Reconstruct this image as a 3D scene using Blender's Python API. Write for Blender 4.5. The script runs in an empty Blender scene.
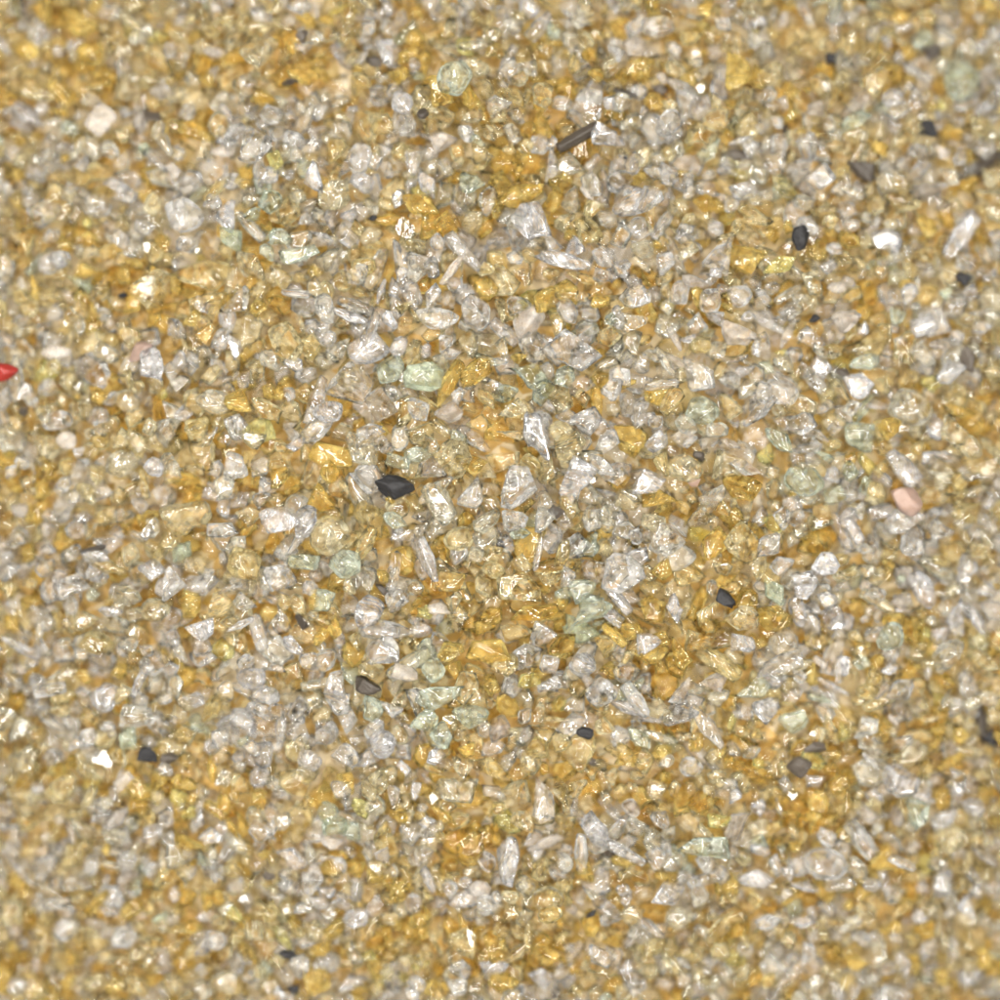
# Macro view of glassy sand: hundreds of individual grains over a bed of finer sand.
# 1 unit = 1 mm; the photograph is about 10 mm wide.
import bpy, bmesh, math
import numpy as np
from mathutils import Vector, noise

scene = bpy.context.scene
scene.unit_settings.system = 'METRIC'
scene.unit_settings.scale_length = 0.001
rng = np.random.default_rng(20240611)
R = math.radians

CAM_H = 30.0          # camera height above the bed's middle
TOP = 0.42            # usual height of the sand surface over the bed
SAG = 0.020           # the little heap falls away from its middle
def bed_z(x, y): return -SAG * (x * x + y * y)

def px_to_world(px, py):
    nx, ny = (px - 500) / 100.0, (500 - py) / 100.0
    k = 1.0
    for _ in range(3):
        z = bed_z(nx * k, ny * k) + TOP
        k = (CAM_H - z) / (CAM_H - TOP)
    return nx * k, ny * k
def world_to_px(x, y, z):
    k = (CAM_H - TOP) / (CAM_H - z)
    return 500 + 100 * x * k, 500 - 100 * y * k

# ------------------------------------------------------------------ kinds of grain
# name, category, noun used in labels
KINDS = {
 'q': ('quartz_grain', 'clear grain'),      # colourless
 'b': ('quartz_grain', 'clear grain'),      # colourless, sparkling white
 'm': ('milky_grain', 'milky grain'),       # white, nearly opaque
 'a': ('amber_grain', 'amber grain'),
 'o': ('amber_grain', 'amber grain'),       # deep orange amber
 'y': ('amber_grain', 'amber grain'),       # lemon
 'g': ('green_grain', 'green grain'),
 'G': ('green_grain', 'green grain'),       # darker green
 'k': ('black_grain', 'dark grain'),
 'd': ('black_grain', 'dark grain'),        # dark grey or brown
 'p': ('pink_grain', 'pink grain'),
 'r': ('red_grain', 'red grain'),
}
CATEGORY = {'quartz_grain': 'quartz grain', 'milky_grain': 'milky grain', 'amber_grain': 'amber grain', 'green_grain': 'green grain',
            'black_grain': 'dark grain', 'pink_grain': 'pink grain', 'red_grain': 'red grain'}
GROUP = {'quartz_grain': 'colourless quartz grains in the sand', 'milky_grain': 'milky white grains in the sand',
         'amber_grain': 'amber yellow grains in the sand', 'green_grain': 'pale green grains in the sand',
         'black_grain': 'dark mineral grains in the sand', 'pink_grain': 'pink grains in the sand', 'red_grain': 'red grains in the sand'}
SHAPE_WORD = {'c': 'chunk', 's': 'shard', 'n': 'splinter', 'r': 'pebble', 'p': 'flake'}

def tint_of(k, v):
    """base colour, transmission, roughness, striation for a grain of kind k; v = three random numbers 0..1"""
    u, w, t = v
    if k == 'q':
        c = np.array([.996, .975, .93]) * (0.96 + .04 * u) ; f = max(0, u - .55) * 1.1; c = c * (1 - f * np.array([.05, .10, .42])); return c, .95 + .05 * t, .012 + .07 * w * w, u ** 2
    if k == 'b': return np.array([.97, .96, .955]), .94 + .05 * t, .07 + .10 * w, .8 + .3 * u
    if k == 'm': return np.array([.74, .68, .60]) * (.95 + .05 * u), .78 + .25 * t, .25, .1
    if k == 'a':
        c = np.array([.955, .82, .45]) * (1 - u) + np.array([.975, .90, .66]) * u
        return c, .96 + .04 * t, .012 + .08 * w * w, w ** 2
    if k == 'o': return np.array([.915, .715, .26]) * (.92 + .08 * u), .92 + .07 * t, .02 + .06 * w, .3 * w
    if k == 'y': return np.array([.93, .86, .40]), .93 + .06 * t, .02 + .06 * w, .3 * w
    if k == 'g': return np.array([.89, .945, .80]) * (.95 + .05 * u), .95 + .05 * t, .02 + .05 * w, .5 * w
    if k == 'G': return np.array([.74, .80, .62]), .93, .12, .2
    if k == 'k': return np.array([.022, .021, .021]), 0.0, .5, .1
    if k == 'd': return np.array([.085, .070, .055]) * (.6 + .6 * u), .35, .3, .1
    if k == 'p': return np.array([.46, .33, .27]), .65, .3, .0
    if k == 'r': return np.array([.22, .022, .016]), .15, .25, .0

# ------------------------------------------------------------------ grains traced from the photograph
# x y length width angle kind shape | description (a '*' makes it a landmark that other labels refer to)
MARKS = '''
395 487 38 25 0 k D | *largest black grain, matte and notched
726 599 22 13 -35 k c | *glossy black chip among deep amber grains
800 238 26 17 85 k r | *smooth oval black pebble
931 128 24 17 -20 k c | *brown-black wedge in the upper right
863 167 32 17 -28 d c | *mottled dark grey grain in the upper right
832 56 13 12 50 k c | *small black chip close to the top edge
965 277 17 12 -30 k c | *blue-black chip near the right edge
815 318 12 8 20 k c | *tiny black fleck in the upper right
968 360 28 15 -70 d c | *grey-green smoky dark grain near the right edge
578 137 46 13 30 d n | *long dark brown splinter
626 92 26 7 -15 d n | *thin dark curved sliver
660 87 17 9 -15 d c | small brown chip right of the thin dark sliver
737 152 32 12 -6 d p | *soft grey dark flake
374 59 17 11 -20 d c | *small dark brown oval near the top
303 37 13 11 20 d c | *purplish dark crumb near the top edge
290 82 15 12 50 d c | smoky dark crumb left of a bright white clear grain
423 115 12 10 20 d r | small purplish dark bead in the upper middle
372 217 9 7 0 k c | tiny black fleck above the amber patch left of the middle
787 128 14 5 80 k n | thin black upright sliver near the top right
585 734 17 12 -5 k r | *small slate-black pebble in the lower middle
592 763 10 8 -30 d r | *tiny dark ring-like crumb below the slate-black pebble
147 757 21 16 -20 k c | *soft black chip in the lower left
168 759 18 11 10 d c | grey smudge-like grain touching the soft black chip
301 622 17 9 -60 d s | *slate blue wedge left of the middle
368 685 25 19 5 d c | *grey speckled pebble
382 590 18 8 -40 d c | small wine-red dark sliver
815 748 22 11 15 d c | *brownish dark chip in the lower right
268 878 14 8 -20 d c | *small blue-black chip in the lower left
288 955 17 10 -35 k c | *small inky chip near the bottom
293 990 12 12 40 k c | dark crumb at the bottom edge
386 989 9 12 40 d c | brown crumb at the bottom edge
120 294 11 6 10 k c | *tiny teal-black fleck in the left
22 412 10 10 0 d c | dark blue crumb near the left edge
93 549 26 5 12 d n | dark thin arc above an oval clear pebble
500 545 8 6 0 k c | black speck
700 455 9 12 60 d c | dark crumb between clear grains
845 372 16 8 -20 d c | dark notch-like crumb beside a clear chunk
557 512 16 14 0 d c | smoky brown crumb between pale grains
592 915 14 6 30 k c | dark thin chip in the lower middle
932 48 15 22 70 d s | smoky dark sliver in the top right
573 53 4 3 0 k c | minute black speck near the top
625 157 4 3 0 k c | minute black speck in the upper middle
995 740 14 16 60 k c | blue-black chip on the right edge
5 372 28 18 15 r r | *red grain at the left edge
695 482 13 10 20 p c | *tiny rose pink crumb
907 500 32 24 -55 p r | *smooth pink-white pebble
140 350 28 18 20 p s | *dull pink wedge in the left
405 672 27 18 -5 m p | *flat beige flake
672 402 30 20 70 a p | tan ridged flake
527 379 40 29 8 g c | *big sparkling mint green grain
505 393 27 18 0 g c | pale mint chunk
425 377 42 28 -10 G c | *dull dark green grain
703 410 34 28 5 g r | *round sparkling mint grain
805 481 40 30 -5 g r | *ringed green grain in the right
775 592 30 18 -35 G s | *olive green shard
588 606 44 28 20 g c | *sage green fractured grain
580 632 38 24 -25 G c | darker sage green chunk
590 545 30 20 60 g s | pale green splintery shard
422 455 36 16 -3 g c | pale green oblong block
397 462 26 19 -40 g c | *bright mint chip above the largest black grain
303 561 30 22 -25 g s | *green wedge left of the middle
345 563 32 29 20 g r | green-rimmed round grain
322 600 28 22 40 g s | pale green triangular wedge
370 708 26 24 -50 g c | *white-glinting mint grain
455 82 36 34 20 g r | *round green bubble-like grain near the top
705 845 52 24 -12 g p | *milky green slab
890 636 30 26 80 g r | *green-ringed oval pebble
440 697 50 22 15 g p | long pale green flake
470 715 34 26 -30 g c | pale green chunk
425 723 30 24 30 g c | pale green chunk
862 436 34 30 -10 g c | greenish clear chunk
795 720 26 28 60 g c | greenish clear chunk
630 690 34 14 35 g p | pale green thin flake
520 534 19 14 -20 g c | small green chip under a clear block
280 238 26 18 10 g c | pale green chunk
232 238 34 22 -60 G c | faint green smoky chunk
180 552 26 20 60 G c | murky green chunk
710 150 26 22 10 g s | yellow-green shard
960 80 40 36 60 g r | *large pale green-grey pebble in the top right
300 255 40 15 10 g c | aqua glinting chunk
472 182 24 22 10 g c | pale green chunk
610 320 12 12 0 g c | green crumb
395 520 22 18 10 g c | pale green chunk
855 120 32 20 50 g c | greenish clear chunk
390 370 30 24 30 g c | pale green chunk
565 376 24 20 60 g c | pale green chunk
490 360 34 12 -10 g p | pale green flake
780 440 34 18 -30 g c | green-tinted chunk
835 495 22 26 70 g c | green-tinted chunk
640 740 28 18 -30 g c | green-tinted chunk
755 690 36 22 20 g p | green-tinted flake
350 832 26 18 -30 g c | aqua glinting chunk
560 257 62 19 -8 b c | *large bright white streaked grain
577 479 44 40 25 b s | *largest clear faceted grain with glinting left rim
602 467 32 18 -35 q s | clear shard touching the largest clear faceted grain
647 481 38 24 12 b c | *brilliant white flashing grain
536 437 52 23 -75 b c | *tall clear fractured grain
514 487 42 34 35 q c | blocky grey-clear grain
473 497 34 22 40 q s | clear trapezoid wedge
543 519 30 20 60 q c | clear chunk
538 552 38 8 80 b n | *curved white splinter
427 560 46 17 -68 b n | *long white prism splinter
402 535 26 14 5 b c | white block at the head of the long white prism
449 411 27 21 -20 m c | *pale lilac-white block
513 434 26 20 30 a s | glinting gold shard
515 411 34 22 20 a c | *bright gold ridged grain
475 373 34 24 60 o c | *orange-gold chunk
560 432 24 21 0 a r | gold sparkling pebble
532 463 22 13 -35 a r | small gold almond-shaped pebble
583 418 24 24 60 q s | clear pointed shard
519 588 42 30 5 a c | *largest glinting gold grain
458 540 28 24 20 a r | honey pebble with one bright glint
493 569 22 18 0 a r | *small golden round bead
487 522 28 24 10 q c | clear block
515 521 26 22 0 q c | clear block
570 507 26 17 -75 a s | golden wedge
561 521 24 20 -40 q s | smoky clear triangle
450 580 36 26 25 a p | olive honey flake
400 437 28 19 80 q r | clear oval
349 384 50 46 10 q c | *large round beige-clear grain with one dark dot
328 412 30 22 0 b r | *squat clear pebble with white rim
368 349 40 29 15 b r | *bright-rimmed clear oval
437 318 42 22 -12 q r | clear kidney-shaped grain with white tip
476 312 38 27 -70 q r | tall clear rounded grain with white left rim
425 350 17 12 70 b c | little clear cube
443 368 30 16 -65 q s | clear upright trapezoid
453 268 40 9 55 m n | *slanting milky stick
432 298 32 14 75 q s | clear drop
390 321 20 12 -50 b s | small white hooked chip
355 305 36 14 -20 q n | clear long chip
350 316 44 12 -20 b n | white streaked sliver
418 410 20 26 60 q c | clear chunk
318 430 34 24 10 q c | clear chunk
368 435 34 20 30 q c | clear chunk
357 276 24 20 0 q c | clear chunk
545 300 30 22 50 o c | *dark orange chunk right of centre top
582 296 16 14 30 a c | shiny gold bead
635 297 32 26 -10 q c | clear chunk with white edges
617 318 24 13 -80 b r | small clear oval with white rim
572 350 60 34 -20 q s | *wide clear triangular slab
548 348 40 12 -50 q n | clear long sliver
627 346 42 24 40 q s | clear diamond-shaped shard
676 338 26 8 -62 m n | *bright white stick with orange foot
693 281 22 17 -50 m s | small milky fan
710 300 26 22 70 q r | clear pebble
738 333 36 24 -8 m c | *shiny white oblong grain
716 273 16 14 40 b c | white glint chip
640 411 36 15 75 q c | clear upright rough chip
590 420 28 22 50 q s | clear pointed chip
608 443 30 20 60 q c | clear chunk
657 441 24 20 20 b c | *sparkling white lump
685 438 28 20 0 q c | clear chunk
685 468 36 26 -10 a r | *round honey-gold grain
662 385 34 11 8 q n | string-of-beads clear chip
697 376 40 30 -30 q c | large clear chunk
620 376 22 20 0 q c | clear chunk
745 371 24 11 15 b c | bright small oval
746 468 36 17 -15 q s | clear wedge
730 405 28 20 -60 a s | golden leaf-shaped shard
505 331 34 16 -40 q n | clear slanting sliver
518 302 24 20 20 q c | clear chunk
535 222 42 36 -35 b c | *rough whitish clear block
515 222 16 14 0 q c | clear block
838 287 20 12 0 m r | *small brilliant white bean
845 320 28 25 -20 m c | pale cloudy block
925 325 28 20 10 b c | *white-striped glinting grain
938 345 18 9 -10 m r | creamy white bead
912 407 46 36 -15 q r | *large rounded clear grain near the right edge
950 371 32 22 30 b s | white-rimmed clear shard
925 352 30 22 -30 q c | clear chunk
858 386 32 24 -20 b c | clear block with white specks
818 382 28 16 -45 q n | clear oblong
890 428 26 22 80 o c | *sparkling gold lump in the right
768 452 24 18 70 y c | lemon grain with a green side
782 392 34 26 -40 q r | clear curved pebble
795 422 46 26 -15 q s | *clear arrow-shaped slab
880 376 36 26 -20 a p | wide olive honey flake
960 411 30 13 -5 o c | shiny gold oblong
783 351 14 6 0 y c | bright gold glint
905 468 44 20 -50 b n | long clear fractured sliver
878 405 26 12 10 m s | small pale wedge
866 362 30 16 15 g r | pale green almond
740 296 26 22 0 q r | clear pebble
100 120 32 26 60 m c | *pale white block in the upper left
155 365 32 30 60 b c | *sparkling white grain in the left
55 352 30 16 5 m r | *cream oblong pebble near the left edge
316 180 30 22 -50 b s | *white teardrop shard
317 126 16 9 0 m s | *tiny white triangle
390 50 34 24 -70 b s | *clear tent-shaped shard near the top
343 58 22 10 -40 m n | creamy white bean near the top
400 122 34 38 -50 q s | clear fan-shaped shard
440 138 34 26 20 m s | *pale pointed fan
402 103 26 22 -60 b r | clear tooth-shaped pebble
332 219 24 15 -60 m c | pale upright oblong
428 184 30 18 -60 b c | *white zebra-striped grain
398 198 20 12 70 b c | small sparkling crumb
465 195 32 24 -75 q r | clear tall pebble
487 200 30 18 75 q r | clear tall pebble
608 135 34 28 10 b s | *white heart-shaped shard
635 45 22 18 0 m r | *round white bead near the top
663 76 16 10 -40 m c | bright white crumb with a tail
685 88 38 14 -32 q n | clear tail-like sliver
588 105 42 34 50 q c | large clear chunk
568 163 28 24 20 q s | clear wedge
588 193 20 7 -50 m n | *small white dash
548 165 32 20 -70 q s | clear upright shard
610 103 14 16 60 b c | bright little chip
620 180 28 22 20 q r | clear pebble
648 202 34 22 60 q c | clear chunk
600 200 24 14 -30 q c | clear chunk
540 25 34 16 50 b n | bright glinting sliver near the top edge
562 102 20 16 10 q r | small clear pebble
658 25 34 24 -10 q r | clear oval near the top edge
669 123 30 22 50 q r | clear pebble
893 98 22 18 -10 b r | *dazzling round grain in the upper right
985 45 18 14 30 b c | *dazzling grain near the top right corner
985 107 22 12 20 b c | *bright bean at the right edge
985 78 40 16 60 b n | bright long shard at the right edge
905 25 22 12 20 b r | glassy curl near the top edge
962 235 54 20 55 b n | *long white diagonal splinter near the right edge
950 20 30 22 30 q c | clear chunk at the top edge
855 105 36 14 40 m n | soft white diagonal sliver
893 180 34 26 30 q c | clear chunk
930 192 30 20 10 m c | pale oblong
820 175 30 28 0 q c | clear chunk
778 163 26 22 20 q c | clear chunk
888 238 24 32 70 b c | bright white cluster-like grain
105 545 30 22 0 q c | clear chunk
25 112 34 16 -40 b n | long white-edged sliver in the top left
45 213 34 26 20 q r | clear ringed pebble
50 263 26 24 0 b r | clear ringed pebble
115 185 28 14 -30 b c | white-glinting chip
183 215 40 34 -20 q r | *big clear round grain in the left
228 214 30 24 60 b s | clear shard with white edge
225 112 24 10 -60 b n | bright white sliver
222 150 26 12 10 m r | soft white pebble
63 163 13 8 20 b c | *rainbow-bright glint
160 90 22 18 20 m s | pale smear-like flake
245 85 26 24 20 q r | clear ring-like pebble
158 130 20 14 70 q r | small smooth clear pebble
73 192 28 24 30 q c | clear chunk
95 205 32 24 0 q r | clear chunk
60 260 24 18 0 q r | clear chunk
213 50 10 26 80 m n | pale upright sliver near the top
235 428 28 22 -50 b c | *snow white lump left of the middle
255 440 24 20 0 q c | clear chunk
208 438 30 12 45 q s | clear thin wedge
155 467 20 20 0 b r | *white flare in the left
170 470 30 26 60 q c | clear chunk
183 413 18 16 0 b c | small bright chip
213 402 34 24 0 q r | clear ring-like pebble
55 420 34 20 0 q r | clear smooth pebble
120 463 34 26 20 q r | clear smooth pebble
65 440 20 18 0 m r | pale pebble
235 347 26 14 -80 b s | clear leaf-shaped shard
98 375 30 24 40 q c | clear chunk
50 340 20 24 -30 q c | clear chunk
137 506 18 17 -30 m c | *chalk white cube in the left
147 533 16 14 30 b c | little bright ring grain
185 518 50 40 -10 a c | *large glossy amber grain in the left
95 556 28 15 0 b r | *eye-shaped clear pebble
200 626 30 26 -10 b c | *frosted white block left of the middle
200 585 34 22 0 q s | clear striped slab
222 530 18 32 80 q s | clear shard
280 521 40 34 -20 b c | *glittering clear cluster left of the largest black grain
305 522 34 22 70 b r | clear pebble with a white face
328 535 40 36 40 a r | large pale amber ring-like grain
314 576 14 12 0 m r | *small chalk-white bead
368 612 34 28 40 b r | *bright-rimmed round pebble below left of the middle
385 630 52 20 -3 q r | *long smooth translucent pebble
421 631 22 15 -10 b r | small clear almond
293 646 24 15 -60 b c | *white crusty chip
325 661 24 20 60 q r | clear round pebble
308 662 20 18 0 q r | clear round pebble
335 688 32 26 -70 b s | *clear triangle with bright edge
442 609 30 13 -8 m p | *flat white fleck
425 612 17 15 -30 y c | *lime yellow square chip
312 616 12 10 20 q r | pale bead
490 650 44 26 -10 o p | *wide deep amber slab
450 650 26 20 30 o c | deep amber chunk
620 601 34 12 -50 b n | *bright white prism right of the green grains
613 617 24 14 -35 b n | striped white prism
600 570 34 26 10 q c | clear chunk
618 572 44 34 35 q c | *broad clear block
665 541 36 34 15 q c | *square clear block
675 608 28 17 75 b s | pale upright chip
677 654 30 17 -50 o s | *dark orange parallelogram
650 655 36 24 0 o c | deep amber chunk
565 646 30 24 60 o s | *deep orange triangle
582 665 26 24 20 b r | *clear nut-shaped pebble with white edge
586 681 18 14 -30 m c | brilliant white chip
602 692 32 26 30 q r | clear smooth chunk
645 640 26 20 30 b c | *frosted sparkly chip
715 684 26 20 10 m c | *milky white pebble in the lower middle
628 708 34 14 -20 b n | *curved white streaked sliver
640 719 44 7 -8 b n | curved thin glassy sliver
680 690 28 22 80 q s | clear spearhead shard
733 723 18 8 75 y n | *fiery yellow glint
742 645 26 20 -20 b c | *clear flashing triangle
550 665 22 20 10 q s | small clear trapezoid
535 612 46 20 -5 o c | *long deep amber grain
548 578 24 18 0 a c | honey amber chunk
516 632 30 18 5 a c | honey amber chunk
740 618 34 24 0 a c | honey amber chunk
770 618 34 26 -10 o c | deep amber chunk
700 640 34 24 10 a c | honey amber chunk
725 640 30 20 30 a c | amber chunk
690 575 34 24 0 a p | olive honey flake
655 523 30 20 -30 a c | honey chunk
770 546 30 22 70 q c | clear chunk
825 565 28 24 20 b c | *glittering white crumble in the right
800 612 32 18 -75 b r | clear upright oval
806 590 24 18 30 b c | clear sparkling chunk
838 624 22 14 30 b c | bright white tooth
828 601 20 16 0 q c | clear chunk
843 668 24 18 60 b c | clear glinting chunk
850 520 26 18 70 b r | clear curved chip
855 530 28 12 -60 b n | clear curved sliver
884 512 30 16 10 b c | white glossy chip
905 520 44 26 20 q c | clear chunk
925 590 40 22 -60 b r | *large milky-clear crescent
902 600 22 16 0 m c | soft white pebble
970 570 30 20 80 b c | *white upright flare near the right edge
960 620 46 20 80 b s | tall white shard near the right edge
993 503 16 14 0 b r | bright bead at the right edge
835 688 38 9 -28 b n | *needle-like white splinter in the lower right
822 663 16 8 -35 m n | white dash
895 721 14 6 -45 m n | white dash in the lower right
890 670 18 10 20 b c | white glint chip
930 673 16 8 80 b n | bright upright glint
785 644 30 28 20 q r | clear pebble
780 665 50 20 20 q s | clear wide shard
768 713 28 26 10 b s | sparkling mint-white shard
900 690 30 20 10 q c | clear chunk
940 480 20 26 70 q c | clear chunk
900 780 40 32 -50 b c | *large rough white grain in the lower right
870 760 22 9 -45 b n | white slanting chip
898 817 20 14 -60 m c | *brilliant white chip in the lower right
815 782 20 18 50 b s | bright white triangle in the lower right
800 766 22 20 40 d r | grey smooth pebble
825 865 44 34 -20 q r | *big smooth oval grain in the lower right
862 840 44 20 -55 q n | clear long chip
840 885 22 28 70 q s | clear trapezoid
872 885 20 14 0 b r | small white bead in the lower right
945 885 30 20 70 b r | *dazzling crescent near the right edge
945 820 30 24 60 b c | pale sparkling chunk
975 808 24 20 0 b r | soft white pebble
922 918 18 16 0 b c | aqua-white glint
905 965 26 14 -60 b s | white teardrop near the bottom
972 980 26 22 0 b c | white glinting grain in the bottom right corner
985 855 34 14 -40 m n | white streak at the right edge
802 923 28 14 10 b c | white oblong glint
835 990 30 16 -50 b s | white shard at the bottom edge
805 888 30 10 -10 b n | white oblong sliver
760 810 16 18 0 b c | bright chip
760 850 12 22 70 b n | white sliver
632 809 20 15 -50 m r | *small smooth white bean below the middle
692 768 24 20 0 q r | clear round pebble
565 853 18 14 0 m c | *bright white tooth in the lower middle
510 862 44 34 -60 b c | *broad striped clear grain in the lower middle
525 885 20 20 0 q r | clear ring-like pebble
668 893 34 26 0 b c | *frosted white nugget near the bottom
572 912 12 12 0 m r | white flare crumb
640 935 24 22 0 q r | clear round pebble
718 850 22 10 -40 m n | white dash in the lower middle
735 797 18 12 50 b c | white glint chip
595 830 34 26 -40 b c | *clear grain with rough sparkling face
540 800 44 26 -70 q c | clear chunk
620 850 60 12 -30 q n | long curved glassy sliver
738 825 34 26 40 m s | pale wedge
755 880 40 20 -10 b c | pale bright chunk
680 920 28 22 0 q r | clear chunk
540 980 20 24 60 b s | white shard at the bottom edge
570 985 18 12 60 b n | white glint at the bottom edge
550 912 24 18 0 a r | amber ring-like pebble
548 900 30 28 0 a r | amber round grain
720 820 24 16 10 y c | yellow glinting chip
630 875 28 16 40 a c | amber chunk
590 925 26 22 60 o c | *brown-amber wedge near the bottom
545 960 36 26 -10 o c | deep amber chunk near the bottom
935 495 34 18 0 a c | honey chunk
428 882 28 10 -65 b n | *bright white bar near the bottom
330 845 24 14 -10 m c | *cream white lump in the lower left
290 860 32 22 -10 b c | *white shiny lump in the lower left
308 760 26 22 -50 b r | clear glassy oval
258 778 22 20 60 b r | white glassy pebble
355 920 28 18 20 b c | *white pyramid near the bottom
487 861 22 18 -80 m r | *smooth beige oval pebble
435 757 20 16 20 b c | white rough chip
415 792 18 10 80 b n | white upright glint
455 790 44 24 -5 q c | clear chunk
345 757 28 26 0 q c | clear chunk
383 745 28 26 80 b r | *clear oval with white crescent
470 850 36 28 60 o c | deep amber chunk
355 872 22 18 0 o c | small deep amber chunk
385 842 36 24 -60 a c | olive amber chunk
465 900 34 18 10 b r | clear loop-like pebble
480 890 16 24 80 m n | pale cone
318 905 22 12 -20 b r | rainbow-edged white crumb
382 855 16 18 0 m s | small pale cone
420 858 26 22 0 q r | clear round pebble
460 970 22 20 0 q c | clear chunk
493 970 18 30 80 b s | white shard near the bottom
352 985 32 16 20 b c | white chunk at the bottom edge
18 873 44 8 -48 b n | *rainbow-bright splinter at the left edge
5 812 24 20 -10 m c | *pale cream block at the left edge
115 820 30 20 15 m s | *milky arrow-shaped flake
150 835 26 20 40 b r | clear pebble with white rim
122 780 22 18 40 m c | white lump
85 965 16 9 50 m n | *white dash near the bottom left corner
65 930 28 22 30 b r | white-rimmed glassy pebble
125 878 26 16 20 m c | pale flake
20 985 22 18 0 b r | glassy ring near the bottom left corner
245 902 12 14 40 b c | tiny rainbow-bright glint
205 920 22 18 30 b c | pale glinting chunk
92 985 28 20 0 a c | honey chunk at the bottom edge
225 985 34 26 0 q r | clear round grain at the bottom edge
37 791 14 10 20 b c | *small white flare near the left edge
210 840 20 20 40 b c | white glinting chunk
235 845 26 20 -10 q c | clear chunk
60 790 34 30 10 a c | amber chunk
140 680 38 10 72 b s | *tall thin white spike
105 698 30 28 20 b r | *bright-rimmed bubble-like pebble in the left
155 610 30 24 10 a r | round tan amber grain
240 625 30 8 25 b n | thin white needle left of the middle
193 700 24 16 -20 b c | white glinting chunk
225 722 24 10 25 b n | white streak
250 680 30 22 0 b r | clear ring-like pebble
210 710 26 24 20 a c | amber chunk
20 648 44 10 -30 b n | rainbow-edged sliver near the left edge
110 612 10 26 85 b n | upright rainbow-edged glint
60 577 16 14 0 m c | soft white crumb
150 570 26 22 0 b c | white chunk
245 600 24 18 0 q c | clear chunk
50 690 34 14 10 q n | clear long chip
20 760 34 26 70 a c | amber chunk near the left edge
18 510 18 14 0 m c | white pebble at the left edge
80 518 20 14 -30 b c | white chip
170 370 16 20 0 q c | clear chunk
200 275 60 34 0 a p | wide amber flake
150 290 44 34 20 a c | amber chunk
250 265 40 26 -40 a c | amber chunk
265 410 36 20 -30 a s | amber shard
238 400 26 26 0 o c | amber chunk
330 455 44 22 -8 o p | *dark amber slab left of the largest black grain
390 500 10 10 0 o c | deep amber crumb
420 205 40 22 -15 o c | *deep amber chunk in the upper middle
440 95 30 34 60 o c | deep amber chunk near the top
520 195 50 22 15 o p | *wide deep amber flake in the upper middle
75 20 44 26 -40 o c | *deep amber grain in the top left corner
60 90 34 22 -40 o c | deep amber chunk in the upper left
90 55 26 24 0 o r | *rusty ring-like grain in the upper left
100 170 30 22 0 a c | amber chunk
260 55 40 30 10 a c | *smooth tan amber grain near the top
195 130 44 20 -20 o c | amber chunk
640 70 36 26 20 o c | amber chunk
778 265 34 16 10 y c | *gold ring-like glinting grain
745 260 40 26 -10 o c | deep amber chunk
680 205 24 20 20 a r | amber pebble
715 120 26 22 0 a r | amber pebble
880 148 14 20 70 o c | brown amber chunk
810 130 12 26 85 o p | brownish amber flake
590 370 20 18 0 a c | honey chunk
660 395 30 24 0 o p | brown amber flake
740 487 40 26 -20 o c | *deep amber chunk right of centre
820 545 44 30 20 o c | deep amber chunk in the right
660 497 34 20 0 o p | olive deep amber flake
'''
marks = []
for ln in MARKS.strip().splitlines():
    a, d = ln.split('|')
    f = a.split()
    marks.append(dict(px=float(f[0]), py=float(f[1]), L=float(f[2]), W=float(f[3]), ang=float(f[4]), k=f[5], s=f[6],
                      d=d.strip().lstrip('*'), anchor=d.strip().startswith('*')))

# where amber, clear and green grains gather: x y rx ry weight
AMBER = [(60,70,120,60,1.2),(230,40,120,40,1),(440,95,70,50,1.1),(530,180,60,40,1.1),(420,200,60,25,1),(200,280,130,45,1.6),(90,250,80,40,.7),(60,430,90,60,.8),(330,460,60,30,1),
 (180,525,60,40,1.2),(560,290,55,30,1.3),(780,250,70,28,1),(720,55,80,40,.7),(880,60,70,40,.5),(870,370,60,40,.8),(960,415,60,25,1.1),(520,605,75,40,1.8),(740,625,90,45,1.6),
 (655,655,60,35,1.3),(820,540,50,28,1.2),(490,560,60,50,.9),(280,655,60,50,.6),(620,760,150,40,1.2),(820,755,100,40,1.2),(470,850,45,50,1.2),(800,830,60,35,1.1),(955,700,45,60,1.1),
 (160,790,110,50,.8),(650,820,90,40,.9),(60,950,80,50,.7),(420,930,80,40,.9),(560,950,90,40,.8),(910,900,80,50,.6),(660,520,90,40,.8),(470,380,60,30,.6),(380,470,60,40,.7),(30,60,60,60,.6),
 (250,410,60,40,.8),(860,300,60,30,.4),(500,100,90,30,.8),(620,70,90,30,.7),(870,660,70,30,.5),(200,930,70,50,.5),(680,600,60,50,.6),(350,940,60,30,.5),(780,820,120,60,.5)]
CLEAR = [(150,185,80,50,1.1),(120,125,50,40,.6),(400,260,120,55,1.2),(350,395,85,50,1.2),(600,360,120,60,1),(580,230,80,45,1),(660,190,90,50,.5),(450,510,60,40,.5),(560,500,70,50,.9),
 (400,590,70,40,.5),(620,585,60,45,1),(820,590,70,50,1),(600,705,120,35,1.1),(910,360,70,50,.8),(80,650,120,60,.8),(250,700,110,50,.9),(120,825,60,30,1),(320,850,90,25,.9),
 (560,870,110,50,.6),(830,690,100,35,.6),(900,785,80,50,.8),(640,100,80,60,.4),(930,130,70,90,.8),(50,340,60,50,.9),(740,380,90,50,.9),(300,60,90,50,.4),(430,130,60,35,.8),
 (280,520,60,40,1),(790,160,90,40,.6),(960,600,50,60,.8),(670,440,70,40,.8),(700,890,80,50,.6),(330,760,110,40,.7),(520,800,100,30,.4),(60,545,60,40,.4),(860,500,80,40,.6),(200,210,60,60,.6)]
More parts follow.
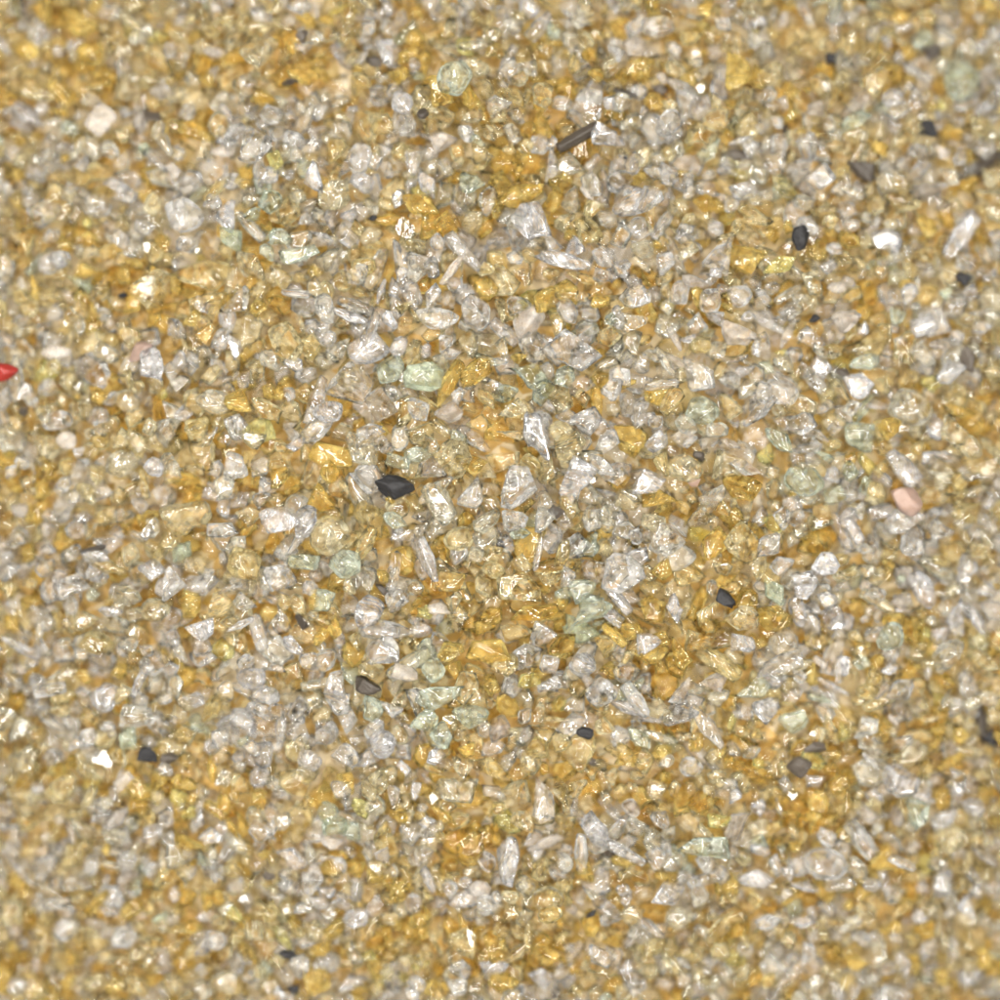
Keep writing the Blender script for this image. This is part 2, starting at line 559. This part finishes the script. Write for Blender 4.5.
GREEN = [(290,240,50,25,.8),(235,235,40,30,.6),(440,700,80,30,1.6),(590,605,50,45,.9),(540,385,60,25,.7),(425,378,45,30,.8),(800,475,60,35,.9),(470,190,35,25,.7),(340,830,50,30,.5),
 (320,580,50,35,.6),(950,80,50,40,.5),(790,715,60,40,.7),(700,410,30,30,.4),(640,690,60,25,.5),(720,850,60,25,.5),(865,640,40,30,.4),(450,80,50,40,.6),(590,530,40,30,.8),(240,165,50,40,.3),(840,430,60,40,.4)]
def field(bl, x, y):
    v = 0.0
    for cx, cy, rx, ry, w in bl:
        q = ((x - cx) / rx) ** 2 + ((y - cy) / ry) ** 2
        if q < 6: v += w * math.exp(-q)
    return v
def pick_kind(px, py, lvl=2):
    if lvl < 2 and rng.random() < .45: return 'o' if rng.random() < .4 else 'a'
    a = 1.0 * math.exp(1.5 * field(AMBER, px, py)); c = 1.25 * math.exp(1.3 * field(CLEAR, px, py)); g = 0.06 + .42 * field(GREEN, px, py)
    n = noise.noise(Vector((px / 45, py / 30, 3.1))); a *= math.exp(1.2 * n)
    r = rng.random() * (a + c + g)
    if r < a:
        deep = .12 + .18 * min(2, field(AMBER, px, py)); t = rng.random()
        return 'o' if t < deep else ('y' if t > .97 else 'a')
    if r < a + c:
        t = rng.random(); return 'b' if t < .05 else ('m' if t > .985 else ('d' if t > .983 else 'q'))
    return 'g' if rng.random() < .93 else 'G'

# ------------------------------------------------------------------ grain shapes
def rot(yaw, t1, t2):
    cy, sy = math.cos(yaw), math.sin(yaw); ca, sa = math.cos(t1), math.sin(t1); cb, sb = math.cos(t2), math.sin(t2)
    return np.array([[cy, -sy, 0], [sy, cy, 0], [0, 0, 1]]) @ np.array([[ca, 0, sa], [0, 1, 0], [-sa, 0, ca]]) @ np.array([[1, 0, 0], [0, cb, -sb], [0, sb, cb]])
def facet_points(r, nrm, dist):
    """corners of the solid that the planes cut out"""
    from itertools import combinations
    P = []
    for c in combinations(range(len(nrm)), 3):
        A = nrm[list(c)]
        if abs(np.linalg.det(A)) < 1e-3: continue
        q = np.linalg.solve(A, dist[list(c)])
        if (nrm @ q <= dist + 1e-6).all(): P.append(q)
    return np.array(P)
BOX = np.array([[1, 0, 0], [-1, 0, 0], [0, 1, 0], [0, -1, 0], [0, 0, 1], [0, 0, -1]], float)
def hull_points(fam, r, top=None):
    if fam in 'csD':
        n = {'c': 5 + r.integers(5), 's': 3 + r.integers(3), 'D': 7}[fam]
        v = r.normal(size=(n, 3)); v /= np.linalg.norm(v, axis=1, keepdims=True)
        M = rot(r.uniform(0, 6.28), r.uniform(-.5, .5), r.uniform(-.5, .5))
        bx = (BOX + r.normal(size=(6, 3)) * .16) @ M.T; bx /= np.linalg.norm(bx, axis=1, keepdims=True)
        nrm = np.concatenate([v, bx]); dist = np.concatenate([r.uniform(.42, .85, n) if fam != 's' else r.uniform(.12, .5, n), r.uniform(.75, 1.0, 6)])
        if top is not None:                          # one broad cleavage face, mostly tilted to throw lamp glints at the lens
            nrm = np.concatenate([nrm, top[0][None]]); dist = np.append(dist, top[1])
            keep = (nrm[:-1] @ top[0]) < .90; keep = np.append(keep, True); nrm, dist = nrm[keep], dist[keep]
        return facet_points(r, nrm, dist)
    if fam == 'r':   n, e = 30, 2.0
    elif fam == 'p': n, e = 9 + r.integers(4), 2.4
    else:            n, e = 11 + r.integers(4), 3.0
    p = r.normal(size=(n, 3)); p /= (np.abs(p) ** e).sum(1, keepdims=True) ** (1 / e)
    p *= r.uniform(.78, 1.0, (n, 1))
    if fam == 'n':                                   # prism: same cross-section at both ends
        m = 4 + r.integers(2); th = np.sort(r.uniform(0, 6.28, m)) ; th = np.arange(m) * 6.28 / m + r.uniform(-.35, .35, m)
        ring = np.stack([np.zeros(m), np.cos(th), np.sin(th)], 1); p = []
        for x, sc in ((-.97, r.uniform(.3, .9)), (0, 1), (.97, r.uniform(.3, .95))):
            q = ring * sc; q[:, 0] = x + (r.uniform(-.12, .12, m) if x else 0); p.append(q)
        p = np.concatenate(p)
    return p

def make_shape(fam, r, cuts, bites=1, amp=.03, top=None):
    bm = bmesh.new()
    for q in hull_points(fam, r, top): bm.verts.new(q)
    res = bmesh.ops.convex_hull(bm, input=bm.verts[:])
    dead = [v for v in bm.verts if not v.link_faces]
    if dead: bmesh.ops.delete(bm, geom=dead, context='VERTS')
    bmesh.ops.triangulate(bm, faces=bm.faces[:])
    if cuts:
        bmesh.ops.subdivide_edges(bm, edges=bm.edges[:], cuts=cuts, use_grid_fill=True)
        bmesh.ops.triangulate(bm, faces=bm.faces[:])
        bm.normal_update()
        for _ in range(3 if fam == 'r' else 1):
            bmesh.ops.smooth_vert(bm, verts=bm.verts[:], factor=.5 if fam == 'r' else .16, use_axis_x=True, use_axis_y=True, use_axis_z=True)
        off = Vector(r.uniform(-50, 50, 3))
        if fam == 'D': bl = [(Vector((.1, 1.2, .2)), .55)]
        else:
            bl = []
            for _ in range(bites if fam in 'cs' else (1 if fam == 'p' else 0)):       # conchoidal bites
                d = Vector(r.normal(size=3)).normalized(); rad = r.uniform(.5, 1.1)
                bl.append((d * (rad + r.uniform(.62, .78)), rad))
        for v in bm.verts:
            for c, rad in bl:
                d = v.co - c
                if 1e-6 < d.length < rad: v.co = c + d.normalized() * rad
            f = noise.noise(v.co * 2.3 + off) * amp * 1.6 + abs(noise.noise(v.co * 5.1 + off)) * amp
            v.co *= 1 + f
    bm.normal_update(); bm.verts.index_update()
    V = np.array([v.co[:] for v in bm.verts]); F = np.array([[v.index for v in f.verts] for f in bm.faces])
    bm.free()
    lo, hi = V.min(0), V.max(0); V = (V - (lo + hi) / 2) / ((hi - lo) / 2)      # fills the unit box
    return V, F

sr = np.random.default_rng(77)
LOW = {f: [make_shape(f, sr, 0) for _ in range(10)] for f in 'csrnp'}
def glint_face(r): th = r.uniform(0, 6.28); return (np.array([.2 * math.cos(th), .2 * math.sin(th), 1]) / math.sqrt(1.04), r.uniform(.4, .65)) if r.random() < .6 else None  # top face for some shapes, tilted so the added lamps glint off it
MID = {f: [make_shape(f, sr, 2 if f != 'r' else 1, top=glint_face(sr)) for _ in range(n)] for f, n in (('c', 26), ('s', 18), ('r', 8), ('n', 8), ('p', 8))}

# ------------------------------------------------------------------ pouring the sand: each grain settles on a height map
EXT, H = 7.6, 0.03
N = int(2 * EXT / H)
gx = (np.arange(N) + .5) * H - EXT
GX, GY = np.meshgrid(gx, gx)
hm = bed_z(GX, GY).astype(np.float64)
idm = np.full((N, N), -1, np.int32)
def footprint(x, y, a, b, yaw):
    m = max(a, b) + H
    i0, i1 = max(0, int((x - m + EXT) / H)), min(N, int((x + m + EXT) / H) + 1)
    j0, j1 = max(0, int((y - m + EXT) / H)), min(N, int((y + m + EXT) / H) + 1)
    if i1 <= i0 or j1 <= j0: return None
    dx, dy = gx[i0:i1][None, :] - x, gx[j0:j1][:, None] - y
    c, s = math.cos(yaw), math.sin(yaw)
    q = ((dx * c + dy * s) / a) ** 2 + ((-dx * s + dy * c) / b) ** 2
    return (slice(j0, j1), slice(i0, i1)), q
grains = []
def settle(x, y, a, b, c, yaw, sink, extra, commit=True):
    fp = footprint(x, y, a, b, yaw)
    if fp is None: return None
    sl, q = fp; m = q < 1
    if not m.any(): return None
    cap = c * np.sqrt(np.maximum(0, 1 - q))
    need = (hm[sl] + cap)[m]
    z = float(np.quantile(need, sink))
    if not commit: return z
    top = z + cap; up = m & (top > hm[sl])
    hm[sl] = np.where(up, top, hm[sl]); idm[sl][up] = len(grains)
    g = dict(x=x, y=y, z=z, a=a, b=b, c=c, yaw=yaw); g.update(extra); grains.append(g)
    return z
def size_draw(lo=.055, med=.088, sd=.22, hi=.19):
    return min(hi, max(lo, med * math.exp(sd * rng.normal())))
def fam_draw():
    t = rng.random()
    return 'c' if t < .48 else 's' if t < .72 else 'r' if t < .77 else 'p' if t < .91 else 'n'
ASP = {'c': (.80, .78), 's': (.75, .62), 'r': (.84, .76), 'p': (.78, .42), 'n': (.34, .32)}
mk = [(px_to_world(m['px'], m['py']), m) for m in marks]
mxy = np.array([[p[0], p[1], m['L'] / 200, m['W'] / 200, R(m['ang'])] for p, m in mk])
def in_mark(x, y, f):
    dx, dy = x - mxy[:, 0], y - mxy[:, 1]; c, s = np.cos(mxy[:, 4]), np.sin(mxy[:, 4])
    return bool(((((dx * c + dy * s) / mxy[:, 2]) ** 2 + ((-dx * s + dy * c) / mxy[:, 3]) ** 2) < f).any())
def pour(n, level, tries, med, avoid=0, lo=.05, region=EXT - .1):
    for _ in range(n):
        fam = fam_draw(); s = size_draw(lo, med); ay, az = ASP[fam]
        if fam == 'n': s *= 1.5
        grow = level > 0
        kb, kc = ay * rng.uniform(.8, 1.15), az * rng.uniform(.8, 1.1)
        best = None
        for _t in range(tries):
            x, y = rng.uniform(-region, region, 2); yaw = rng.uniform(0, 6.283)
            if avoid and in_mark(x, y, avoid): continue
            j, i = int((y + EXT) / H), int((x + EXT) / H)
            zz = hm[max(0, j - 1):j + 2, max(0, i - 1):i + 2].mean() - bed_z(x, y)
            if best is None or zz < best[0]: best = (zz, x, y, yaw)
        if best is None: continue
        _, x, y, yaw = best
        if grow: s *= max(.9, 1.25 - .075 * math.hypot(x, y))          # the sand is coarser in the middle
        a, b, c = s * 1.1, s * 1.1 * kb, s * 1.1 * kc
        px, py = world_to_px(x, y, bed_z(x, y) + TOP)
        settle(x, y, a, b, c, yaw, .80, dict(f=fam, k=pick_kind(px, py, level), lvl=level, t=(rng.uniform(-.3, .3), rng.uniform(-.35, .35)), v=rng.random(3)))
pour(4300, 0, 3, .100)
pour(3600, 1, 5, .095)
pour(4400, 2, 6, .104, avoid=.9)
for (x, y), m in sorted(mk, key=lambda e: (e[1]['k'] in 'kdpr', e[1]['anchor'], -e[1]['L'] * e[1]['W'])):
    ay, az = ASP.get(m['s'], (.8, .6))
    a, b = m['L'] / 200, m['W'] / 200
    c = min(a, b) * {'p': .5, 's': .7, 'n': .9}.get(m['s'], .85)
    settle(x, y, a, b, c, R(m['ang']), .86 if (m['anchor'] and m['k'] != 'd') or m['k'] in 'kpr' else .72, dict(f=m['s'], k=m['k'], lvl=3, t=(rng.uniform(-.1, .1), rng.uniform(-.25, .25)), v=rng.random(3), mark=m))
pour(2700, 2, 9, .078, avoid=2.3, lo=.035)

# share of the surface that each grain shows inside the photograph's frame
inf = (np.abs(GX) < 5.0) & (np.abs(GY) < 5.0)
cnt = np.bincount(idm[inf & (idm >= 0)], minlength=len(grains))
for i, g in enumerate(grains): g['n'] = int(cnt[i]); g['px'], g['py'] = world_to_px(g['x'], g['y'], g['z'])
single = set()
for name in set(v[0] for v in KINDS.values()):
    c = [i for i, g in enumerate(grains) if KINDS[g['k']][0] == name and (g['n'] >= 8 or 'mark' in g) and g['n'] >= 2 and 3 < g['px'] < 997 and 3 < g['py'] < 997 or (KINDS[g['k']][0] == name and 'mark' in g)]
    c.sort(key=lambda i: (-('mark' in grains[i]), -grains[i]['n']))
    single.update(c[:290])

# ------------------------------------------------------------------ materials
def sand_material(name, fine=True, ior=1.34):
    mt = bpy.data.materials.new(name); mt.use_nodes = True
    nt = mt.node_tree; nt.nodes.clear(); L = nt.links.new
    def nd(t, **kw):
        n = nt.nodes.new(t)
        for k, v in kw.items(): setattr(n, k, v)
        return n
    def mth(op, a, b=None):
        n = nd('ShaderNodeMath', operation=op)
        for i, v in enumerate((a, b)):
            if v is None: continue
            if isinstance(v, (int, float)): n.inputs[i].default_value = v
            else: L(v, n.inputs[i])
        return n.outputs[0]
    out = nd('ShaderNodeOutputMaterial'); bs = nd('ShaderNodeBsdfPrincipled')
    gco = nd('ShaderNodeAttribute', attribute_name='gco').outputs['Vector']
    tint = nd('ShaderNodeAttribute', attribute_name='tint').outputs['Color']
    opt = nd('ShaderNodeSeparateXYZ'); L(nd('ShaderNodeAttribute', attribute_name='opt').outputs['Vector'], opt.inputs[0])
    cloud = nd('ShaderNodeTexNoise'); cloud.inputs['Scale'].default_value = 1.6; cloud.inputs['Detail'].default_value = 2; cloud.inputs['Roughness'].default_value = .62; L(gco, cloud.inputs['Vector'])
    ramp = nd('ShaderNodeMapRange'); L(cloud.outputs['Fac'], ramp.inputs['Value'])
    ramp.inputs['From Min'].default_value = .42; ramp.inputs['From Max'].default_value = .72; ramp.inputs['To Min'].default_value = 1.0; ramp.inputs['To Max'].default_value = .82
    L(mth('MULTIPLY', opt.outputs[0], ramp.outputs[0]), bs.inputs['Transmission Weight'])
    # tint varies a little inside a grain: cloudy inclusions and specks of the mineral itself
    mix = nd('ShaderNodeMix', data_type='RGBA', blend_type='MULTIPLY'); L(tint, mix.inputs[6])
    sp = nd('ShaderNodeTexNoise'); sp.inputs['Scale'].default_value = 4.5; sp.inputs['Detail'].default_value = 1; L(gco, sp.inputs['Vector'])
    cr = nd('ShaderNodeValToRGB'); cr.color_ramp.elements[0].position = .30; cr.color_ramp.elements[0].color = (.80, .76, .72, 1); cr.color_ramp.elements[1].position = .52; cr.color_ramp.elements[1].color = (1, 1, 1, 1)
    L(sp.outputs['Fac'], cr.inputs[0]); L(cr.outputs[0], mix.inputs[7]); mix.inputs[0].default_value = .5
    L(mix.outputs[2], bs.inputs['Base Color'])
    L(opt.outputs[1], bs.inputs['Roughness'])
    if name == 'dark mineral': bs.inputs['Specular IOR Level'].default_value = .22
    else:
        L(mth('MULTIPLY', mth('GREATER_THAN', opt.outputs[2], .72), .4), bs.inputs['Coat Weight']); bs.inputs['Coat IOR'].default_value = 1.8; bs.inputs['Coat Roughness'].default_value = .08
        L(mth('ADD', mth('MULTIPLY', mth('GREATER_THAN', opt.outputs[2], .72), .45), .5), bs.inputs['Specular IOR Level'])
    bs.inputs['IOR'].default_value = ior
    # fracture relief: pits, cracks and growth striations
    n1 = nd('ShaderNodeTexNoise'); n1.inputs['Scale'].default_value = 2.2; n1.inputs['Detail'].default_value = 2.5; n1.inputs['Roughness'].default_value = .5; L(gco, n1.inputs['Vector'])
    if fine:
        wv = nd('ShaderNodeTexWave', bands_direction='DIAGONAL'); wv.inputs['Scale'].default_value = 1.2; wv.inputs['Distortion'].default_value = 3.0; wv.inputs['Detail'].default_value = 1; wv.inputs['Detail Scale'].default_value = .6; L(gco, wv.inputs['Vector'])
        h = mth('ADD', n1.outputs['Fac'], mth('MULTIPLY', mth('MULTIPLY', wv.outputs['Fac'], opt.outputs[2]), .85))
    else: h = n1.outputs['Fac']
    bp = nd('ShaderNodeBump'); bp.inputs['Strength'].default_value = .5; bp.inputs['Distance'].default_value = .012 if name != 'dark mineral' else .03; L(h, bp.inputs['Height']); L(bp.outputs[0], bs.inputs['Normal'])
    L(bs.outputs[0], out.inputs[0])
    return mt
MATN = {'quartz_grain': 'clear quartz', 'milky_grain': 'milky quartz', 'amber_grain': 'amber quartz', 'green_grain': 'green quartz', 'black_grain': 'dark mineral', 'pink_grain': 'pink mineral', 'red_grain': 'red mineral'}
MAT = {k: sand_material(v) for k, v in MATN.items()}
mat_sand = sand_material('mixed fine sand', fine=False)

# ------------------------------------------------------------------ meshes
def write_mesh(name, V, F, tint, gco, opt, flat=None):
    me = bpy.data.meshes.new(name); nv, nf = len(V), len(F)
    me.vertices.add(nv); me.vertices.foreach_set('co', V.astype(np.float32).ravel())
    me.loops.add(nf * 3); me.loops.foreach_set('vertex_index', F.astype(np.int32).ravel())
    me.polygons.add(nf); me.polygons.foreach_set('loop_start', np.arange(0, nf * 3, 3, dtype=np.int32)); me.polygons.foreach_set('loop_total', np.full(nf, 3, np.int32))
    me.update(calc_edges=True)
    at = me.attributes.new('tint', 'FLOAT_COLOR', 'POINT'); at.data.foreach_set('color', np.concatenate([tint, np.ones((nv, 1))], 1).astype(np.float32).ravel())
    at = me.attributes.new('gco', 'FLOAT_VECTOR', 'POINT'); at.data.foreach_set('vector', gco.astype(np.float32).ravel())
    at = me.attributes.new('opt', 'FLOAT_VECTOR', 'POINT'); at.data.foreach_set('vector', opt.astype(np.float32).ravel())
    sm = np.ones(nf, bool) if flat is None else ~flat
    me.polygons.foreach_set('use_smooth', sm)
    return me
def grain_geo(g, V, F):
    M = rot(g['yaw'], *g['t'])
    W = (V * np.array([g['a'], g['b'], g['c']])) @ M.T * 1.05
    col, tr, ro, st = tint_of(g['k'], g['v'])
    n = len(V); gc = V * np.array([1, g['b'] / g['a'], g['c'] / g['a']]) * (g['a'] / .1) ** .6 + np.array([g['v'][0], g['v'][1], g['v'][2]]) * 90
    return W, np.tile(col, (n, 1)), gc, np.tile([tr, ro, st], (n, 1))

# the fine sand: everything that is not one of the largest grains, one mesh
Vs, Fs, Ts, Gs, Os, Fl = [], [], [], [], [], []; off = 0
for i, g in enumerate(grains):
    if i in single: continue
    lib = LOW if (g['lvl'] == 0 or (g['n'] == 0 and g['lvl'] < 2 and inf[min(N-1, max(0, int((g['y']+EXT)/H))), min(N-1, max(0, int((g['x']+EXT)/H)))])) else MID
    fam = g['f'] if g['f'] in 'csrnp' else 'c'
    V, F = lib[fam][int(g['v'][0] * 1e5) % len(lib[fam])]
    if fam != 'n' and g['v'][1] > .5: V = V[:, [1, 0, 2]]; F = F[:, ::-1]
    if g['v'][2] > .5: V = V * np.array([1, 1, -1]); F = F[:, ::-1]
    W, t, gc, o = grain_geo(g, V, F)
    Vs.append(W + np.array([g['x'], g['y'], g['z']])); Fs.append(F + off); Ts.append(t); Gs.append(gc); Os.append(o)
    Fl.append(np.full(len(F), lib is LOW)); off += len(V)
me = write_mesh('sand', np.concatenate(Vs), np.concatenate(Fs), np.concatenate(Ts), np.concatenate(Gs), np.concatenate(Os), np.concatenate(Fl))
me.materials.append(mat_sand)
sand = bpy.data.objects.new('sand', me); scene.collection.objects.link(sand)
sand['kind'] = 'stuff'; sand['label'] = 'loose mix of small clear, amber and pale green sand grains filling every gap'; sand['category'] = 'sand'
del Vs, Fs, Ts, Gs, Os, Fl

# ------------------------------------------------------------------ labels
COL = {'q': ['colourless', 'glassy clear', 'grey-clear', 'beige-clear'], 'b': ['sparkling white', 'bright glassy'], 'm': ['milky white', 'cream white'], 'a': ['honey amber', 'pale amber'],
       'o': ['deep amber', 'orange amber'], 'y': ['lemon yellow'], 'g': ['mint green', 'pale green'], 'G': ['dull green'], 'k': ['black'], 'd': ['dark grey'], 'p': ['pink'], 'r': ['red']}
anch = [(g['px'], g['py'], g['mark']['d'].split(',')[0], g) for g in grains if 'mark' in g and g['mark']['anchor']]
ORD = ['nearest', 'second', 'third', 'fourth', 'fifth', 'sixth', 'seventh', 'eighth', 'ninth', 'tenth', 'eleventh', 'twelfth']
DIRS = ['right of', 'up-right of', 'above', 'up-left of', 'left of', 'down-left of', 'below', 'down-right of']
def sector(dx, dy): return int(((math.degrees(math.atan2(-dy, dx)) + 22.5) % 360) // 45)
sl = sorted(single); P = np.array([[grains[i]['px'], grains[i]['py']] for i in sl]); NM = [KINDS[grains[i]['k']][1] for i in sl]
tables = {}
def table(ai):
    if ai not in tables:
        ax, ay, _, ag = anch[ai]; d = {}
        order = sorted(range(len(sl)), key=lambda q: (P[q][0] - ax) ** 2 + (P[q][1] - ay) ** 2)
        for q in order:
            if grains[sl[q]] is ag: continue
            key = (NM[q], sector(P[q][0] - ax, P[q][1] - ay)); d.setdefault(key, []).append(sl[q])
        tables[ai] = d
    return tables[ai]
def relation(i):
    g = grains[i]; best = None
    for ai, (ax, ay, nm, ag) in enumerate(anch):
        if ag is g: continue
        d = math.hypot(g['px'] - ax, g['py'] - ay)
        if best is not None and d * .6 > best[1] and d > 90: continue
        if d > 190: continue
        key = (KINDS[g['k']][1], sector(g['px'] - ax, g['py'] - ay)); rk = table(ai)[key].index(i)
        if rk >= len(ORD): continue
        score = (rk * 30 + d + 8 * len(nm.split()), d, rk, key[1], nm)
        if best is None or score[0] < best[0]: best = score
    return best
used = set()
def label_for(i):
    g = grains[i]
    if 'mark' in g and g['mark']['anchor']:
        d = g['mark']['d']
        if len(d.split()) > 5: return d
        q = min((a for a in anch if a[3] is not g), key=lambda a: math.hypot(g['px'] - a[0], g['py'] - a[1]) + 10 * len(a[2].split()))
        return '%s, %s the %s' % (d, DIRS[sector(g['px'] - q[0], g['py'] - q[1])], q[2])
    r = relation(i); noun = KINDS[g['k']][1]
    if r is None:
        return '%s %s, the %s at x' % (COL[g['k']][0], SHAPE_WORD.get(g['f'], 'chunk'), noun)
    _, d, rk, sec, nm = r
    if 'mark' in g and len(g['mark']['d'].split()) > 3 and g['mark']['d'] not in used and len((g['mark']['d'] + nm).split()) <= 11:
        used.add(g['mark']['d']); return '%s, %s the %s' % (g['mark']['d'], DIRS[sec], nm)
    size = 'large ' if g['a'] * g['b'] > .019 else ('small ' if g['a'] * g['b'] < .0095 else '')
    s = '%s%s %s, %s %s %s the %s' % (size, COL[g['k']][int(g['v'][0] * 97) % len(COL[g['k']])], SHAPE_WORD.get(g['f'], 'chunk'), ORD[rk], noun, DIRS[sec], nm)
    w = s.split()
    if len(w) > 16: s = '%s, %s %s %s the %s' % (SHAPE_WORD.get(g['f'], 'chunk'), ORD[rk], noun, DIRS[sec], nm) if len(w) > 17 else '%s %s, %s %s %s the %s' % (COL[g['k']][0].split()[-1], SHAPE_WORD.get(g['f'], 'chunk'), ORD[rk], noun, DIRS[sec], nm)
    return s

# ------------------------------------------------------------------ the largest grains, each an object
hr = np.random.default_rng(4)
labels = {}
for i in sl:
    g = grains[i]; fam = g['f']; name = KINDS[g['k']][0]
    big = g['a'] > .15
    top = None
    if g['k'] == 'b' or (g['k'] in 'qaoyg' and hr.random() < .35):  # broad face angled to mirror the added lamps as a glint
        th = hr.uniform(0, 6.28); nw = np.array([.18 * math.cos(th), .18 * math.sin(th), 1.0])
        nl = (rot(g['yaw'], *g['t']).T @ nw) * np.array([g['a'], g['b'], g['c']]); top = (nl / np.linalg.norm(nl), hr.uniform(.38, .6))
    if g['k'] == 'k': hr_t = hr.uniform(0, 6.28); top = (np.array([.5 * math.cos(hr_t), .5 * math.sin(hr_t), .75]) / .901, .7)
    V, F = make_shape(fam, hr, 4 if big else 3, top=top, bites=1 + int(big), amp=.028 if g['k'] != 'k' else .06)
    W, t, gc, o = grain_geo(g, V, F)
    me = write_mesh(name, W, F, t, gc, o); me.materials.append(MAT[name])
    ob = bpy.data.objects.new(name, me); ob.location = (g['x'], g['y'], g['z']); scene.collection.objects.link(ob)
    lb = label_for(i); labels[lb] = labels.get(lb, 0) + 1
    ob['label'] = lb; ob['category'] = CATEGORY[name]; ob['group'] = GROUP[name]
dup_labels = [k for k, v in labels.items() if v > 1]
print('GRAINS', len(grains), 'single', len(sl), 'anchors', len(anch), 'dup labels', len(dup_labels), dup_labels[:5], 'long', sum(len(k.split()) > 16 for k in labels), 'norel', sum('at x' in k for k in labels))
print('KINDCOUNT', {n: sum(KINDS[grains[i]['k']][0] == n for i in sl) for n in MAT}, 'mean top', float((hm - bed_z(GX, GY))[inf].mean()))

# ------------------------------------------------------------------ the packed bed under the loose grains
bm = bmesh.new(); n = 120; S = 16.0
vs = [[bm.verts.new((x, y, bed_z(x, y) * (1 if x * x + y * y < 120 else 1) + .02 + .03 * noise.noise(Vector((x * 3, y * 3, 0))))) for x in np.linspace(-S, S, n)] for y in np.linspace(-S, S, n)]
for j in range(n - 1):
    for i in range(n - 1): bm.faces.new((vs[j][i], vs[j][i + 1], vs[j + 1][i + 1], vs[j + 1][i]))
me = bpy.data.meshes.new('ground'); bm.to_mesh(me); bm.free()
for p in me.polygons: p.use_smooth = True
gm = bpy.data.materials.new('packed sand'); gm.use_nodes = True; nt = gm.node_tree; bs = nt.nodes['Principled BSDF']
tc = nt.nodes.new('ShaderNodeTexCoord'); vo = nt.nodes.new('ShaderNodeTexVoronoi'); vo.inputs['Scale'].default_value = 5.5; nt.links.new(tc.outputs['Object'], vo.inputs['Vector'])
sep = nt.nodes.new('ShaderNodeSeparateColor'); nt.links.new(vo.outputs['Color'], sep.inputs[0])
cr = nt.nodes.new('ShaderNodeValToRGB'); cr.color_ramp.elements[0].color = (.36, .22, .06, 1); cr.color_ramp.elements[1].color = (.42, .33, .20, 1); cr.color_ramp.interpolation = 'CONSTANT'; cr.color_ramp.elements[1].position = .5
nt.links.new(sep.outputs[0], cr.inputs[0]); nt.links.new(cr.outputs[0], bs.inputs['Base Color']); bs.inputs['Roughness'].default_value = .5
bp = nt.nodes.new('ShaderNodeBump'); bp.inputs['Distance'].default_value = .1; nt.links.new(vo.outputs['Distance'], bp.inputs['Height']); bp.invert = True; nt.links.new(bp.outputs[0], bs.inputs['Normal'])
me.materials.append(gm)
gr = bpy.data.objects.new('ground', me); scene.collection.objects.link(gr); gr['kind'] = 'structure'

# ------------------------------------------------------------------ light: even warm fill all round, an unseen key lamp, small hard lamps added for the glints
w = bpy.data.worlds.new('World'); scene.world = w; w.use_nodes = True
bg = w.node_tree.nodes['Background']; bg.inputs[0].default_value = (1.0, .965, .90, 1); bg.inputs[1].default_value = .38
def lamp(name, loc, size, power, col=(1, 1, 1)):
    ld = bpy.data.lights.new(name, 'AREA'); ld.shape = 'DISK'; ld.size = size; ld.energy = power; ld.color = col
    ob = bpy.data.objects.new(name, ld); ob.location = loc; ob.rotation_euler = (-Vector(loc)).to_track_quat('-Z', 'Y').to_euler(); scene.collection.objects.link(ob)
lamp('key_lamp', (-13, 12, 22), 3.5, 4500, (1, .98, .94))  # unseen key lamp at the upper left
for q in range(12):                                  # added ring of small lamps round the lens, to make facets glint
    th = q * math.pi / 6 + .2
    lamp('glint_lamp', (9 * math.cos(th), 9 * math.sin(th), 24), 2.0, 1450, (1, .98, .94))
for q in range(5):  # further lamps added lower down, so steeper facets glint too
    th = q * 1.2566 + .9
    lamp('low_glint_lamp', (17 * math.cos(th), 17 * math.sin(th), 19), 2.4, 1300, (1, .98, .95))
lamp('side_light', (15, -9, 17), 3.0, 2000, (.96, .98, 1))
lamp('low_light', (-12, -14, 13), 2.5, 1000, (1, 1, 1))

# ------------------------------------------------------------------ camera
cd = bpy.data.cameras.new('Camera'); cam = bpy.data.objects.new('Camera', cd); scene.collection.objects.link(cam); scene.camera = cam
cam.location = (0, 0, CAM_H); cd.sensor_width = 36; cd.lens = 36 * (CAM_H - TOP) / 10.0; cd.clip_start = .1; cd.clip_end = 500
cd.dof.use_dof = True; cd.dof.focus_distance = CAM_H - TOP + .03; cd.dof.aperture_fstop = cd.lens * 1e-3 / 2.25; cd.dof.aperture_blades = 0

cy = scene.cycles
cy.use_denoising = True; cy.max_bounces = 9; cy.transmission_bounces = 9; cy.glossy_bounces = 3; cy.diffuse_bounces = 3; cy.use_adaptive_sampling = True; cy.adaptive_threshold = .09; cy.adaptive_min_samples = 20; cy.transparent_max_bounces = 4
cy.caustics_reflective = True; cy.caustics_refractive = True; cy.blur_glossy = .4; cy.sample_clamp_indirect = 12; cy.sample_clamp_direct = 0
vsn = scene.view_settings; scene.display_settings.display_device = 'sRGB'; vsn.view_transform = 'Standard'; vsn.look = 'None'; vsn.gamma = 1; vsn.exposure = -0.20; vsn.use_curve_mapping = False
